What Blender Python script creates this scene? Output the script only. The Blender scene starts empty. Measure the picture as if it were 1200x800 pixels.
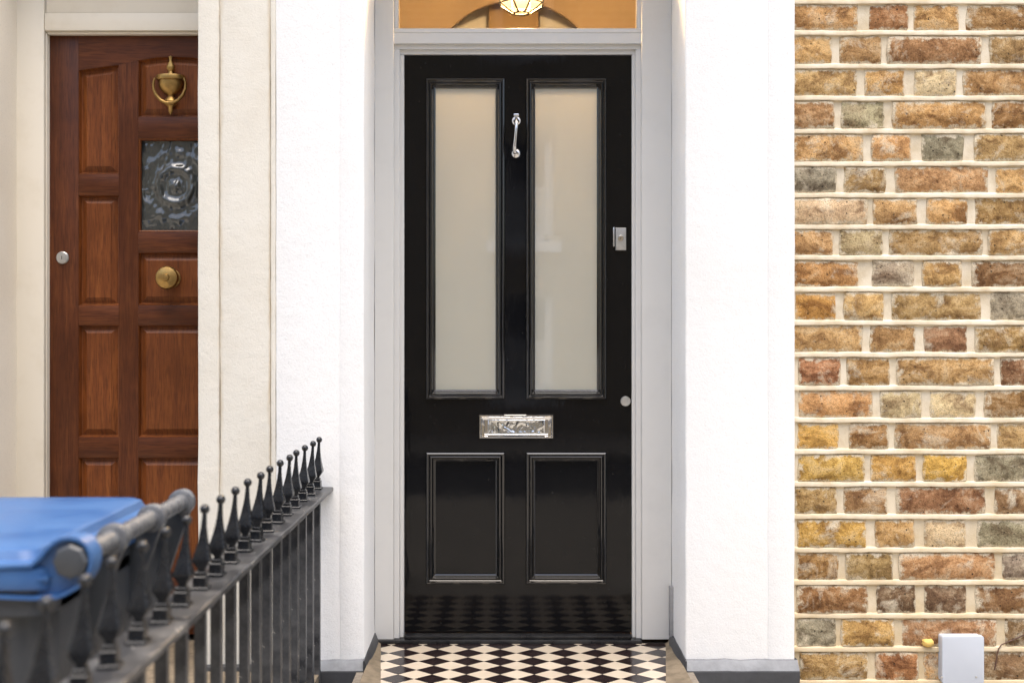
import bpy, bmesh, math, random
from mathutils import Vector, Matrix, noise
R = math.radians
rnd = random.Random(7)
scene = bpy.context.scene
COL = scene.collection

# ------------------------------------------------------------------ camera, sky, sun, exposure
CAM_D, EYE, FPX, VPX, VPY = 3.684, 1.045, 1400.0, 590.0, 385.0
cam = bpy.data.cameras.new('camera'); cam_o = bpy.data.objects.new('camera', cam); COL.objects.link(cam_o)
cam_o.location = (0, -CAM_D, EYE); cam_o.rotation_euler = (R(90), 0, 0)
cam.sensor_width = 36; cam.lens = 36 * FPX / 1200
cam.shift_x = (600 - VPX) / 1200; cam.shift_y = -(400 - VPY) / 1200
cam.clip_start = 0.05; cam.clip_end = 2000
cam.dof.use_dof = True; cam.dof.focus_distance = 3.85; cam.dof.aperture_fstop = 2.8
scene.camera = cam_o

SUN_EL, SUN_AZ = 80, 160          # bright overcast: a broad soft sun high above the street
w = bpy.data.worlds.new('World'); scene.world = w; w.use_nodes = True
wn = w.node_tree; bg = wn.nodes['Background']
sky = wn.nodes.new('ShaderNodeTexSky'); sky.sky_type = 'NISHITA'; sky.sun_disc = False
sky.sun_elevation = R(SUN_EL); sky.sun_rotation = R(SUN_AZ); sky.air_density = 1.1; sky.dust_density = 5.0; sky.ozone_density = 0.0
wn.links.new(sky.outputs[0], bg.inputs[0]); bg.inputs[1].default_value = 0.15
sun = bpy.data.lights.new('sun', 'SUN'); sun.energy = 1.2; sun.angle = R(60); sun.color = (1, .965, .91)
sun_o = bpy.data.objects.new('sun', sun); COL.objects.link(sun_o); sun_o.location = (5, -4, 14)
_d = Vector((math.sin(R(SUN_AZ)) * math.cos(R(SUN_EL)), math.cos(R(SUN_AZ)) * math.cos(R(SUN_EL)), math.sin(R(SUN_EL))))
sun_o.rotation_euler = _d.to_track_quat('Z', 'Y').to_euler()
vs = scene.view_settings
vs.view_transform = 'Standard'; vs.look = 'None'; vs.gamma = 1; vs.exposure = 1.4
scene.cycles.max_bounces = 10; scene.cycles.use_denoising = True

# ------------------------------------------------------------------ helpers
def PX(px, y): return (px - VPX) * (y + CAM_D) / FPX          # photo column -> X on the plane at depth y
def PZ(py, y): return EYE - (py - VPY) * (y + CAM_D) / FPX     # photo row -> Z on the plane at depth y
def lin(r, g, b, k=1.0):
    f = lambda c: ((c / 255 + .055) / 1.055) ** 2.4 if c > 10 else c / 255 / 12.92
    return (f(r) * k, f(g) * k, f(b) * k, 1)

def mat(name, color=(.5, .5, .5, 1), rough=.6, metal=0.0, coat=0.0, spec=.5):
    m = bpy.data.materials.new(name); m.use_nodes = True
    b = m.node_tree.nodes['Principled BSDF']
    b.inputs['Base Color'].default_value = color; b.inputs['Roughness'].default_value = rough
    b.inputs['Metallic'].default_value = metal; b.inputs['Coat Weight'].default_value = coat
    b.inputs['Coat Roughness'].default_value = .05; b.inputs['Specular IOR Level'].default_value = spec
    m['b'] = 1
    return m
def N(m, t, **kw):
    n = m.node_tree.nodes.new(t)
    for k, v in kw.items():
        if k in n.inputs: n.inputs[k].default_value = v
        else: setattr(n, k, v)
    return n
def L(m, a, b): m.node_tree.links.new(a, b)
def BSDF(m): return m.node_tree.nodes['Principled BSDF']
def coords(m, kind='Object', scale=(1, 1, 1), rnd_off=False, src=None):
    tc = N(m, 'ShaderNodeTexCoord'); mp = N(m, 'ShaderNodeMapping'); mp.inputs['Scale'].default_value = scale
    L(m, tc.outputs[kind], mp.inputs['Vector'])
    if rnd_off:
        oi = N(m, 'ShaderNodeObjectInfo'); mu = N(m, 'ShaderNodeVectorMath', operation='SCALE'); mu.inputs['Scale'].default_value = 37.0
        cx = N(m, 'ShaderNodeCombineXYZ'); L(m, oi.outputs['Random'], cx.inputs[0]); L(m, oi.outputs['Random'], cx.inputs[2])
        L(m, cx.outputs[0], mu.inputs[0]); L(m, mu.outputs[0], mp.inputs['Location'])
    return mp.outputs[0]
def noise_tex(m, vec, scale, detail=4, rough=.6, dist=0.0):
    n = N(m, 'ShaderNodeTexNoise', Scale=scale, Detail=detail, Roughness=rough, Distortion=dist); L(m, vec, n.inputs['Vector'])
    return n.outputs['Fac']
def ramp(m, fac, stops):
    r = N(m, 'ShaderNodeValToRGB'); e = r.color_ramp.elements
    while len(e) < len(stops): e.new(.5)
    for el, (p, c) in zip(e, stops):
        el.position = p; el.color = c if len(c) == 4 else (*c, 1)
    L(m, fac, r.inputs[0]); return r.outputs[0]
def mixc(m, fac, a, b, mode='MIX'):
    n = N(m, 'ShaderNodeMix', data_type='RGBA', blend_type=mode)
    for s, v in ((0, fac), (6, a), (7, b)):
        if hasattr(v, 'is_linked'): L(m, v, n.inputs[s])
        else: n.inputs[s].default_value = v
    return n.outputs[2]
def math_(m, op, a, b=0.0, clamp=False):
    n = N(m, 'ShaderNodeMath', operation=op, use_clamp=clamp)
    for i, v in enumerate((a, b)):
        if hasattr(v, 'is_linked'): L(m, v, n.inputs[i])
        else: n.inputs[i].default_value = v
    return n.outputs[0]
def bump(m, h, strength=.3, dist=.002):
    b = N(m, 'ShaderNodeBump', Strength=strength, Distance=dist); L(m, h, b.inputs['Height'])
    L(m, b.outputs[0], BSDF(m).inputs['Normal']); return b
def setc(m, sock, name='Base Color'): L(m, sock, BSDF(m).inputs[name])
def G(v): return (v, v, v, 1)

# ---- mesh building
def finish(name, me, m, parent=None, smooth=None):
    if m: me.materials.append(m)
    if smooth is not None:
        for p in me.polygons: p.use_smooth = True
        me.set_sharp_from_angle(angle=R(smooth))
    o = bpy.data.objects.new(name, me); COL.objects.link(o)
    if parent: attach(o, parent)
    return o
def attach(o, parent):
    o.parent = parent
    base = parent.location if parent.type == 'EMPTY' else (parent.location if parent.get('own') else Vector((0, 0, 0)))
    o.matrix_parent_inverse = Matrix.Translation(-Vector(base))
def from_bm(name, bm, m, parent=None, smooth=None):
    bmesh.ops.recalc_face_normals(bm, faces=bm.faces[:])
    me = bpy.data.meshes.new(name); bm.to_mesh(me); bm.free()
    return finish(name, me, m, parent, smooth)
def add_box(bm, x0, x1, y0, y1, z0, z1, bev=0.0, seg=1):
    x0, x1 = sorted((x0, x1)); y0, y1 = sorted((y0, y1)); z0, z1 = sorted((z0, z1))
    r = bmesh.ops.create_cube(bm, size=1); vsx = r['verts']
    for v in vsx:
        v.co = Vector((x0 + (v.co.x + .5) * (x1 - x0), y0 + (v.co.y + .5) * (y1 - y0), z0 + (v.co.z + .5) * (z1 - z0)))
    if bev:
        es = list({e for v in vsx for e in v.link_edges})
        bmesh.ops.bevel(bm, geom=es, offset=bev, segments=seg, affect='EDGES', profile=.5)
def box(name, m, parent, x0, x1, y0, y1, z0, z1, bev=0.0, seg=2, smooth=None):
    bm = bmesh.new(); add_box(bm, x0, x1, y0, y1, z0, z1, bev, seg)
    return from_bm(name, bm, m, parent, 40 if bev and smooth is None else smooth)
def inset(pts, d):
    """move every edge of a convex polygon (counter-clockwise) inwards by d"""
    n = len(pts); out = []
    for i in range(n):
        p0, p1, p2 = Vector(pts[i - 1]), Vector(pts[i]), Vector(pts[(i + 1) % n])
        e1, e2 = (p1 - p0).normalized(), (p2 - p1).normalized()
        n1, n2 = Vector((-e1.y, e1.x)), Vector((-e2.y, e2.x))
        b = n1 + n2; k = d * 2 / max(b.dot(b), 1e-6)
        out.append(p1 + b * k)
    return out
def loft_xz(name, m, parent, poly, rings, cap=True, smooth=None, bm=None):
    """rings: (inset, y); poly lies in the X-Z plane, counter-clockwise seen from the street"""
    own = bm is None; bm = bm or bmesh.new(); prev = None
    for d, y in rings:
        q = inset(poly, d) if d else [Vector(p) for p in poly]
        ring = [bm.verts.new((p.x, y, p.y)) for p in q]
        if prev:
            for i in range(len(ring)):
                j = (i + 1) % len(ring); bm.faces.new((prev[i], prev[j], ring[j], ring[i]))
        prev = ring
    if cap: bm.faces.new(prev)
    if own: return from_bm(name, bm, m, parent, smooth)
def rect(x0, x1, z0, z1): return [(x0, z0), (x1, z0), (x1, z1), (x0, z1)]
def pxrect(a, b, top, bot, y): return rect(PX(a, y), PX(b, y), PZ(bot, y), PZ(top, y))
def lathe(name, m, parent, prof, origin, axis='z', seg=24, smooth=40, bm=None):
    own = bm is None; bm = bm or bmesh.new(); rings = []
    for r, h in prof:
        ring = []
        for k in range(seg):
            a = 2 * math.pi * k / seg; u, v = r * math.cos(a), r * math.sin(a)
            c = (u, v, h) if axis == 'z' else ((u, -h, v) if axis == 'y' else (h, u, v))
            ring.append(bm.verts.new(Vector(origin) + Vector(c)))
        rings.append(ring)
    for a, b in zip(rings, rings[1:]):
        for k in range(seg):
            j = (k + 1) % seg; bm.faces.new((a[k], a[j], b[j], b[k]))
    bm.faces.new(rings[0]); bm.faces.new(rings[-1])
    if own:
        bmesh.ops.remove_doubles(bm, verts=bm.verts[:], dist=1e-6)
        return from_bm(name, bm, m, parent, smooth)
def tube(name, m, parent, pts, rad, seg=10, smooth=60, bm=None, closed=False):
    own = bm is None; bm = bm or bmesh.new(); pts = [Vector(p) for p in pts]; rings = []; n = len(pts)
    up = Vector((0.31, .87, .2)).normalized()
    for i, p in enumerate(pts):
        t = ((pts[(i + 1) % n] if closed or i < n - 1 else p) - (pts[i - 1] if closed or i > 0 else p)).normalized()
        a = t.cross(up).normalized(); b = t.cross(a).normalized()
        r = rad[i] if isinstance(rad, (list, tuple)) else rad
        rings.append([bm.verts.new(p + a * r * math.cos(2 * math.pi * k / seg) + b * r * math.sin(2 * math.pi * k / seg)) for k in range(seg)])
    pairs = list(zip(rings, rings[1:])) + ([(rings[-1], rings[0])] if closed else [])
    for a, b in pairs:
        for k in range(seg):
            j = (k + 1) % seg; bm.faces.new((a[k], a[j], b[j], b[k]))
    if not closed: bm.faces.new(rings[0]); bm.faces.new(rings[-1])
    if own: return from_bm(name, bm, m, parent, smooth)
def prism(name, m, parent, poly, axis, a, b, bev=0.0, smooth=None, bm=None):
    """poly extruded between a and b along axis ('y': poly is XZ, 'x': poly is YZ, 'z': poly is XY)"""
    own = bm is None; bm = bm or bmesh.new()
    def c(p, t): return {'y': (p[0], t, p[1]), 'x': (t, p[0], p[1]), 'z': (p[0], p[1], t)}[axis]
    r0 = [bm.verts.new(c(p, a)) for p in poly]; r1 = [bm.verts.new(c(p, b)) for p in poly]
    n = len(poly); fs = [bm.faces.new(r0), bm.faces.new(r1)]
    for i in range(n):
        j = (i + 1) % n; fs.append(bm.faces.new((r0[i], r0[j], r1[j], r1[i])))
    if bev: bmesh.ops.bevel(bm, geom=list({e for f in fs for e in f.edges}), offset=bev, segments=2, affect='EDGES')
    if own: return from_bm(name, bm, m, parent, smooth)
def thing(name, loc, label, cat, group=None):
    o = bpy.data.objects.new(name, None); COL.objects.link(o); o.location = loc; o.empty_display_size = .1
    o['label'] = label; o['category'] = cat
    if group: o['group'] = group
    return o
def struct(o, kind='structure'): o['kind'] = kind; return o

# ------------------------------------------------------------------ materials
def render_mat(name, col, dirt, dirt_amt=.25, bstr=.35):
    m = mat(name, col, .7, spec=.3)
    v = coords(m); a = noise_tex(m, v, 2.2, 6, .65, .4); b = noise_tex(m, v, 170, 5, .7); c = noise_tex(m, v, 26, 4, .6)
    f = ramp(m, a, [(.45, G(0)), (.8, G(dirt_amt))]); s = mixc(m, f, col, dirt)
    s = mixc(m, ramp(m, b, [(.34, G(.35)), (.46, G(0))]), s, tuple(x * .72 for x in col[:3]) + (1,))
    setc(m, s); h = math_(m, 'ADD', b, math_(m, 'MULTIPLY', c, 1.6)); bump(m, h, bstr, .003)
    return m
M = {}
M['white_render'] = render_mat('white_render', (.80, .80, .785, 1), (.66, .64, .58, 1), .22)
M['cream_render'] = render_mat('cream_render', (.70, .67, .59, 1), (.57, .51, .40, 1), .5, .4)
def gloss_paint(name, col, rough=.35, wear=None):
    m = mat(name, col, rough)
    v = coords(m, scale=(60, 60, 3)); a = noise_tex(m, v, 2.0, 3, .5); v2 = coords(m); b = noise_tex(m, v2, 7, 5, .65)
    setc(m, mixc(m, ramp(m, b, [(.5, G(0)), (.8, G(.35))]), col, wear or tuple(x * .8 for x in col[:3]) + (1,)))
    bump(m, a, .12, .001); return m
M['frame_white'] = gloss_paint('frame_white', (.60, .595, .575, 1), .32)
M['frame_cream'] = gloss_paint('frame_cream', (.77, .71, .59, 1), .5, (.58, .50, .36, 1))
def black_gloss():
    m = mat('black_gloss', (.004, .0042, .005, 1), .05, coat=.0, spec=.26)
    v = coords(m, scale=(9, 9, 2.5)); a = noise_tex(m, v, 2.2, 3, .5); v2 = coords(m); b = noise_tex(m, v2, 240, 3, .6); d = noise_tex(m, v2, 3.2, 5, .7)
    L(m, ramp(m, d, [(.3, G(.025)), (.75, G(.09))]), BSDF(m).inputs['Roughness'])
    sp = noise_tex(m, v2, 130, 2, .5)
    setc(m, mixc(m, ramp(m, sp, [(.73, G(0)), (.76, G(.5))]), (.004, .0042, .005, 1), (.05, .05, .047, 1)))
    h = math_(m, 'ADD', a, math_(m, 'MULTIPLY', b, .03)); bump(m, h, .10, .004); return m
M['black'] = black_gloss()
M['black_mould'] = M['black'].copy(); M['black_mould'].name = 'black_gloss_moulding'; BSDF(M['black_mould']).inputs['Specular IOR Level'].default_value = .75
def plain_noise(name, col, col2, rough, scale=12, bstr=.2, rough2=None, bscale=150):
    m = mat(name, col, rough); v = coords(m); a = noise_tex(m, v, scale, 6, .65)
    setc(m, mixc(m, ramp(m, a, [(.4, G(0)), (.68, G(1))]), col, col2)); b = noise_tex(m, v, bscale, 4, .6); bump(m, b, bstr, .0015)
    if rough2: L(m, ramp(m, a, [(.35, G(rough)), (.7, G(rough2))]), BSDF(m).inputs['Roughness'])
    return m
M['chrome'] = mat('chrome', (.70, .70, .70, 1), .06, 1.0)
def wavy_chrome():
    m = mat('wavy_chrome', (.62, .63, .63, 1), .04, 1.0); v = coords(m, scale=(1, 1, 1)); a = noise_tex(m, v, 20, 2, .5, .8); bump(m, a, .9, .014); return m
M['chrome_wavy'] = wavy_chrome()
M['steel'] = plain_noise('satin_steel', (.62, .62, .61, 1), (.50, .50, .49, 1), .32, 60, .05); BSDF(M['steel']).inputs['Metallic'].default_value = .85
M['brass'] = plain_noise('aged_brass', (.42, .26, .085, 1), (.25, .15, .05, 1), .30, 40, .12, .5); BSDF(M['brass']).inputs['Metallic'].default_value = .9
M['dark_hole'] = mat('dark_hole', (.01, .01, .01, 1), .6)
M['iron'] = plain_noise('painted_iron', (.007, .008, .010, 1), (.014, .0155, .018, 1), .2, 30, .16, .34, 90)
def rail_paint():
    m = plain_noise('weathered_iron', (.022, .023, .026, 1), (.10, .10, .10, 1), .28, 14, .2, .5, 70)
    v = coords(m); a = noise_tex(m, v, 55, 4, .7); src = BSDF(m).inputs['Base Color'].links[0].from_socket
    setc(m, mixc(m, ramp(m, a, [(.66, G(0)), (.70, G(.85))]), src, (.62, .58, .50, 1))); return m
M['rail'] = rail_paint()
M['plinth'] = plain_noise('dark_grey_masonry_paint', (.032, .033, .036, 1), (.05, .052, .055, 1), .5, 10, .5, None, 60)
M['cement'] = plain_noise('bare_cement', (.19, .15, .10, 1), (.10, .078, .05, 1), .85, 18, .6, None, 90)
M['pale_plinth'] = plain_noise('pale_grey_paint', (.22, .23, .24, 1), (.15, .155, .165, 1), .7, 14, .5, None, 60)  # lighter grey for the sloping top face of the plinth
M['cement_grey'] = plain_noise('grey_cement', (.30, .30, .30, 1), (.20, .20, .20, 1), .85, 18, .5)
M['grout'] = plain_noise('tile_grout', (.22, .19, .15, 1), (.12, .10, .08, 1), .9, 30, .4)
def tile_mat(name, a_, b_):
    m = mat(name, a_, .16); v = coords(m, rnd_off=True); n = noise_tex(m, v, 22, 5, .6); oi = N(m, 'ShaderNodeObjectInfo')
    s = mixc(m, n, a_, b_); s = mixc(m, math_(m, 'MULTIPLY', oi.outputs['Random'], .22), s, tuple(x * .55 for x in a_[:3]) + (1,)); setc(m, s)
    L(m, ramp(m, n, [(.3, G(.10)), (.7, G(.24))]), BSDF(m).inputs['Roughness']); bump(m, noise_tex(m, v, 60, 3), .08, .001); return m
M['tile_black'] = tile_mat('black_clay_tile', (.012, .008, .008, 1), (.026, .017, .017, 1))
M['tile_cream'] = tile_mat('cream_clay_tile', (.50, .42, .32, 1), (.57, .50, .40, 1))
M['threshold'] = plain_noise('black_painted_sill', (.012, .012, .013, 1), (.03, .03, .03, 1), .22, 20, .2)

def wood(name, horiz, c1, c2, c3):
    m = mat(name, c1, .42, spec=.28); sc = (2.2, 8, 34) if horiz else (34, 8, 2.2)
    v = coords(m, scale=sc, rnd_off=True); a = noise_tex(m, v, 1.6, 6, .62, .8); b = noise_tex(m, coords(m, scale=tuple(q * 5 for q in sc), rnd_off=True), 1.5, 3, .6)
    blot = noise_tex(m, coords(m, rnd_off=True), 4.5, 4, .6)
    s = ramp(m, a, [(.28, c1), (.5, c2), (.72, c3)])
    s = mixc(m, ramp(m, b, [(.36, G(.6)), (.52, G(0))]), s, tuple(q * .5 for q in c1[:3]) + (1,))
    s = mixc(m, ramp(m, blot, [(.35, G(.55)), (.65, G(0))]), s, tuple(q * .6 for q in c1[:3]) + (1,)); setc(m, s)
    L(m, ramp(m, blot, [(.3, G(.34)), (.7, G(.52))]), BSDF(m).inputs['Roughness']); bump(m, b, .22, .0012); return m
wc = (lin(92, 46, 22, .70), lin(112, 60, 29, .70), lin(134, 76, 37, .70))
M['wood_v'] = wood('hardwood_upright', False, *wc); M['wood_h'] = wood('hardwood_cross', True, *wc)
M['wood_p'] = wood('hardwood_panel', False, lin(112, 60, 28, .74), lin(138, 76, 34, .74), lin(160, 94, 44, .74))

def frosted():
    m = mat('frosted_glass', (.44, .475, .44, 1), .004)
    BSDF(m).inputs['IOR'].default_value = 2.7; nt = m.node_tree; b = BSDF(m); out = nt.nodes['Material Output']
    tr = N(m, 'ShaderNodeBsdfTranslucent'); tr.inputs[0].default_value = (.85, .83, .74, 1)
    tc = N(m, 'ShaderNodeTexCoord')
    v = coords(m, scale=(1, 1, 1)); bump(m, noise_tex(m, v, 3.5, 2, .5), .02, .004)
    mx = N(m, 'ShaderNodeMixShader'); mx.inputs[0].default_value = .27
    L(m, b.outputs[0], mx.inputs[1]); L(m, tr.outputs[0], mx.inputs[2]); L(m, mx.outputs[0], out.inputs[0]); return m
M['frosted'] = frosted()
def clear_glass(name, tint=(.93, .95, .93, 1), k=1.0):
    m = mat(name); nt = m.node_tree; out = nt.nodes['Material Output']
    tr = N(m, 'ShaderNodeBsdfTransparent'); tr.inputs[0].default_value = tint; gl = N(m, 'ShaderNodeBsdfGlossy'); gl.inputs['Roughness'].default_value = .02
    fr = N(m, 'ShaderNodeFresnel'); fr.inputs[0].default_value = 1.45; mx = N(m, 'ShaderNodeMixShader')
    L(m, math_(m, 'MULTIPLY', fr.outputs[0], k), mx.inputs[0]); L(m, tr.outputs[0], mx.inputs[1]); L(m, gl.outputs[0], mx.inputs[2]); L(m, mx.outputs[0], out.inputs[0]); return m
M['clear'] = clear_glass('clear_glass')
M['bullseye'] = mat('bullion_glass', (.045, .05, .048, 1), .04, spec=.9)

def brick_mat():
    m = mat('stock_brick', (.4, .3, .15, 1), .9, spec=.2)
    oi = N(m, 'ShaderNodeObjectInfo'); v = coords(m, rnd_off=True); vs_ = coords(m, scale=(.7, 1, 1.15), rnd_off=True)
    big = noise_tex(m, vs_, 17, 5, .65, .6); mid = noise_tex(m, v, 70, 5, .7); fine = noise_tex(m, v, 330, 3, .6)
    base = oi.outputs['Color']
    dark = mixc(m, 1.0, base, (.42, .36, .33, 1), 'MULTIPLY'); pale = mixc(m, .45, base, (.72, .60, .40, 1))
    s = mixc(m, ramp(m, big, [(.36, G(1)), (.54, G(0))]), base, dark)
    s = mixc(m, ramp(m, big, [(.52, G(0)), (.70, G(.9))]), s, pale)
    red = noise_tex(m, coords(m, scale=(.6, 1, 1), rnd_off=True), 9, 3, .5, .3)
    s = mixc(m, ramp(m, red, [(.58, G(0)), (.74, G(.34))]), s, (.30, .16, .08, 1))
    s = mixc(m, ramp(m, mid, [(.34, G(.75)), (.50, G(0))]), s, mixc(m, 1.0, s, (.5, .45, .4, 1), 'MULTIPLY'))
    s = mixc(m, ramp(m, mid, [(.58, G(0)), (.72, G(.6))]), s, (.66, .52, .31, 1))
    # burnt specks and small pits
    vo = N(m, 'ShaderNodeTexVoronoi', Scale=62.0); L(m, v, vo.inputs['Vector']); pit = ramp(m, vo.outputs['Distance'], [(.10, G(1)), (.20, G(0))])
    pm = math_(m, 'MULTIPLY', pit, ramp(m, noise_tex(m, v, 21, 2), [(.50, G(0)), (.60, G(1))])); s = mixc(m, pm, s, (.035, .028, .022, 1))
    # lime mortar smeared over the arrises
    g = N(m, 'ShaderNodeTexCoord'); sp = N(m, 'ShaderNodeSeparateXYZ'); L(m, g.outputs['Generated'], sp.inputs[0])
    ez = math_(m, 'ABSOLUTE', math_(m, 'SUBTRACT', sp.outputs[2], .5)); ex = math_(m, 'ABSOLUTE', math_(m, 'SUBTRACT', sp.outputs[0], .5))
    edge = math_(m, 'MAXIMUM', math_(m, 'SUBTRACT', ez, .30), math_(m, 'MULTIPLY', math_(m, 'SUBTRACT', ex, .40), 1.6))
    sm = math_(m, 'ADD', math_(m, 'MULTIPLY', edge, 1.5), math_(m, 'MULTIPLY', noise_tex(m, v, 34, 6, .72), 1.0))
    s = mixc(m, ramp(m, sm, [(.60, G(0)), (.72, G(.9))]), s, (.70, .60, .43, 1))
    patch = noise_tex(m, v, 11, 6, .7, .5); s = mixc(m, ramp(m, patch, [(.55, G(0)), (.68, G(.8))]), s, (.70, .61, .45, 1))
    s = mixc(m, 1.0, s, ramp(m, fine, [(.32, G(.42)), (.47, G(.92)), (.60, G(1.0))]), 'MULTIPLY')
    hs = N(m, 'ShaderNodeHueSaturation'); hs.inputs['Saturation'].default_value = .98; L(m, s, hs.inputs['Color']); s = hs.outputs[0]
    setc(m, s); h = math_(m, 'ADD', math_(m, 'MULTIPLY', mid, 1.4), math_(m, 'ADD', math_(m, 'MULTIPLY', fine, .5), math_(m, 'MULTIPLY', pm, -1.2)))
    bump(m, h, .75, .004); return m
M['brick'] = brick_mat()
def stained_mortar(m):
    src = BSDF(m).inputs['Base Color'].links[0].from_socket
    tc = N(m, 'ShaderNodeTexCoord'); sp = N(m, 'ShaderNodeSeparateXYZ'); L(m, tc.outputs['Object'], sp.inputs[0])
    z = math_(m, 'ADD', sp.outputs[2], math_(m, 'MULTIPLY', math_(m, 'SUBTRACT', noise_tex(m, coords(m), 6, 5, .7), .5), 1.1))
    mr = N(m, 'ShaderNodeMapRange'); mr.inputs[1].default_value = -.1; mr.inputs[2].default_value = .75; mr.inputs[3].default_value = .55; mr.inputs[4].default_value = 0; L(m, z, mr.inputs[0])
    setc(m, mixc(m, mr.outputs[0], src, (.52, .38, .19, 1))); return m      # earth splashed up the foot of the wall
M['mortar'] = plain_noise('lime_mortar', (.74, .655, .505, 1), (.58, .475, .315, 1), .9, 13, .7, None, 210)
stained_mortar(M['mortar'])
M['bin_grey'] = plain_noise('bin_grey_plastic', (.034, .038, .044, 1), (.052, .057, .063, 1), .36, 9, .12, .5, 260)
M['bin_blue'] = plain_noise('bin_blue_plastic', (.026, .092, .25, 1), (.046, .125, .29, 1), .34, 8, .12, .5, 260)
M['bin_bar'] = plain_noise('bin_worn_grip', (.085, .09, .10, 1), (.14, .145, .15, 1), .22, 30, .1, .34)
M['rubber'] = plain_noise('rubber', (.02, .02, .02, 1), (.04, .04, .04, 1), .8)
M['box_plastic'] = plain_noise('pale_grey_plastic', (.52, .56, .62, 1), (.49, .53, .59, 1), .45, 5, .05)
M['foam'] = plain_noise('yellow_sealant', (.80, .55, .16, 1), (.70, .45, .12, 1), .7, 60, .5)
M['wire'] = plain_noise('brown_wire', (.07, .03, .018, 1), (.10, .05, .03, 1), .5)
M['paving'] = plain_noise('path_paving', (.36, .33, .28, 1), (.26, .24, .20, 1), .85, 5, .5, None, 60)
M['asphalt'] = plain_noise('asphalt', (.05, .05, .052, 1), (.07, .07, .07, 1), .9, 12, .6, None, 200)
M['hall_wall'] = plain_noise('hall_tan_paint', (.165, .112, .06, 1), (.15, .103, .056, 1), .7, 3, .05)
M['hall_pale'] = plain_noise('hall_pale_paint', (.88, .86, .84, 1), (.86, .84, .82, 1), .7, 3, .05)
M['hall_floor'] = plain_noise('hall_floorboard', (.22, .13, .07, 1), (.16, .09, .05, 1), .4, 6, .1)

def far_brick():
    m = mat('far_stock_brick', (.4, .32, .2, 1), .9); b = N(m, 'ShaderNodeTexBrick', Scale=1.0); b.inputs['Color1'].default_value = (.46, .36, .21, 1); b.inputs['Color2'].default_value = (.34, .25, .14, 1); b.inputs['Mortar'].default_value = (.60, .54, .42, 1)
    b.inputs['Brick Width'].default_value = .3; b.inputs['Row Height'].default_value = .1; b.inputs['Mortar Size'].default_value = .012
    tc = N(m, 'ShaderNodeTexCoord'); sp = N(m, 'ShaderNodeSeparateXYZ'); cx = N(m, 'ShaderNodeCombineXYZ'); L(m, tc.outputs['Object'], sp.inputs[0]); L(m, sp.outputs[0], cx.inputs[0]); L(m, sp.outputs[2], cx.inputs[1]); L(m, cx.outputs[0], b.inputs['Vector']); setc(m, b.outputs[0]); return m
M['far_brick'] = far_brick(); M['far_white'] = mat('far_white_paint', (.86, .86, .85, 1), .5); M['far_glass'] = mat('far_window_glass', (.06, .07, .08, 1), .05); M['slate'] = plain_noise('slate', (.10, .10, .12, 1), (.14, .14, .15, 1), .7)
# ------------------------------------------------------------------ the ground
GZ = -.36
struct(box('ground', M['paving'], None, -60, 60, -3.4, 60, GZ - .5, GZ))
struct(box('pavement', M['paving'], None, -60, 60, -6.0, -3.4, GZ - .5, GZ - .06))
struct(box('kerb', M['cement_grey'], None, -60, 60, -6.13, -6.0, GZ - .5, GZ - .064, .01))
struct(box('road', M['asphalt'], None, -60, 60, -9.6, -6.13, GZ - .5, GZ - .18))
struct(box('opposite_pavement', M['paving'], None, -60, 60, -60, -9.6, GZ - .5, GZ - .06))

# frame and reveal planes
YF = .29                       # front of the door frame
XL, XR = -.429, .5605          # porch reveals
YD = .328                      # face of the black door
# porch floor: slab and black and cream diamond tiles, each its own piece
porch = struct(box('porch_floor', M['grout'], None, XL - .02, XR + .02, -.36, YF + .04, GZ, -.004))
struct(box('porch_step', M['cement_grey'], None, XL - .02, XR + .02, -.66, -.36, GZ, -.18, .008))
def clip(poly, ax, lim, keep_less):
    out = []
    for i in range(len(poly)):
        a, b = poly[i], poly[(i + 1) % len(poly)]
        ia = (a[ax] <= lim) if keep_less else (a[ax] >= lim); ib = (b[ax] <= lim) if keep_less else (b[ax] >= lim)
        if ia: out.append(a)
        if ia != ib:
            t = (lim - a[ax]) / (b[ax] - a[ax]); out.append((a[0] + t * (b[0] - a[0]), a[1] + t * (b[1] - a[1])))
    return out
DX, DY = .1030, .0945
tile_cache = {}
for black in (0, 1):
    for i in range(-7, 8):
        for j in range(-7, 4):
            cx = -.010 + (i + (0 if black else .5)) * DX; cy = .169 + (j + (0 if black else .5)) * DY
            hx, hy = DX / 2 - .0011, DY / 2 - .0011
            poly = [(cx - hx, cy), (cx, cy - hy), (cx + hx, cy), (cx, cy + hy)]
            for ax, lim, less in ((0, XL + .003, 0), (0, XR - .003, 1), (1, -.357, 0), (1, YF - .004, 1)): poly = clip(poly, ax, lim, less) if poly else poly
            if len(poly) < 3: continue
            ar = abs(sum(poly[k][0] * poly[(k + 1) % len(poly)][1] - poly[(k + 1) % len(poly)][0] * poly[k][1] for k in range(len(poly)))) / 2
            if ar < 1.2e-4: continue
            o = prism('tile', M['tile_black' if black else 'tile_cream'], porch, [(p[0] - cx, p[1] - cy) for p in poly], 'z', -.006, 0, 0)
            o.location = (cx, cy, rnd.uniform(-.0004, .0004)); o.rotation_euler = (rnd.gauss(0, .0016), rnd.gauss(0, .0016), 0)

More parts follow.
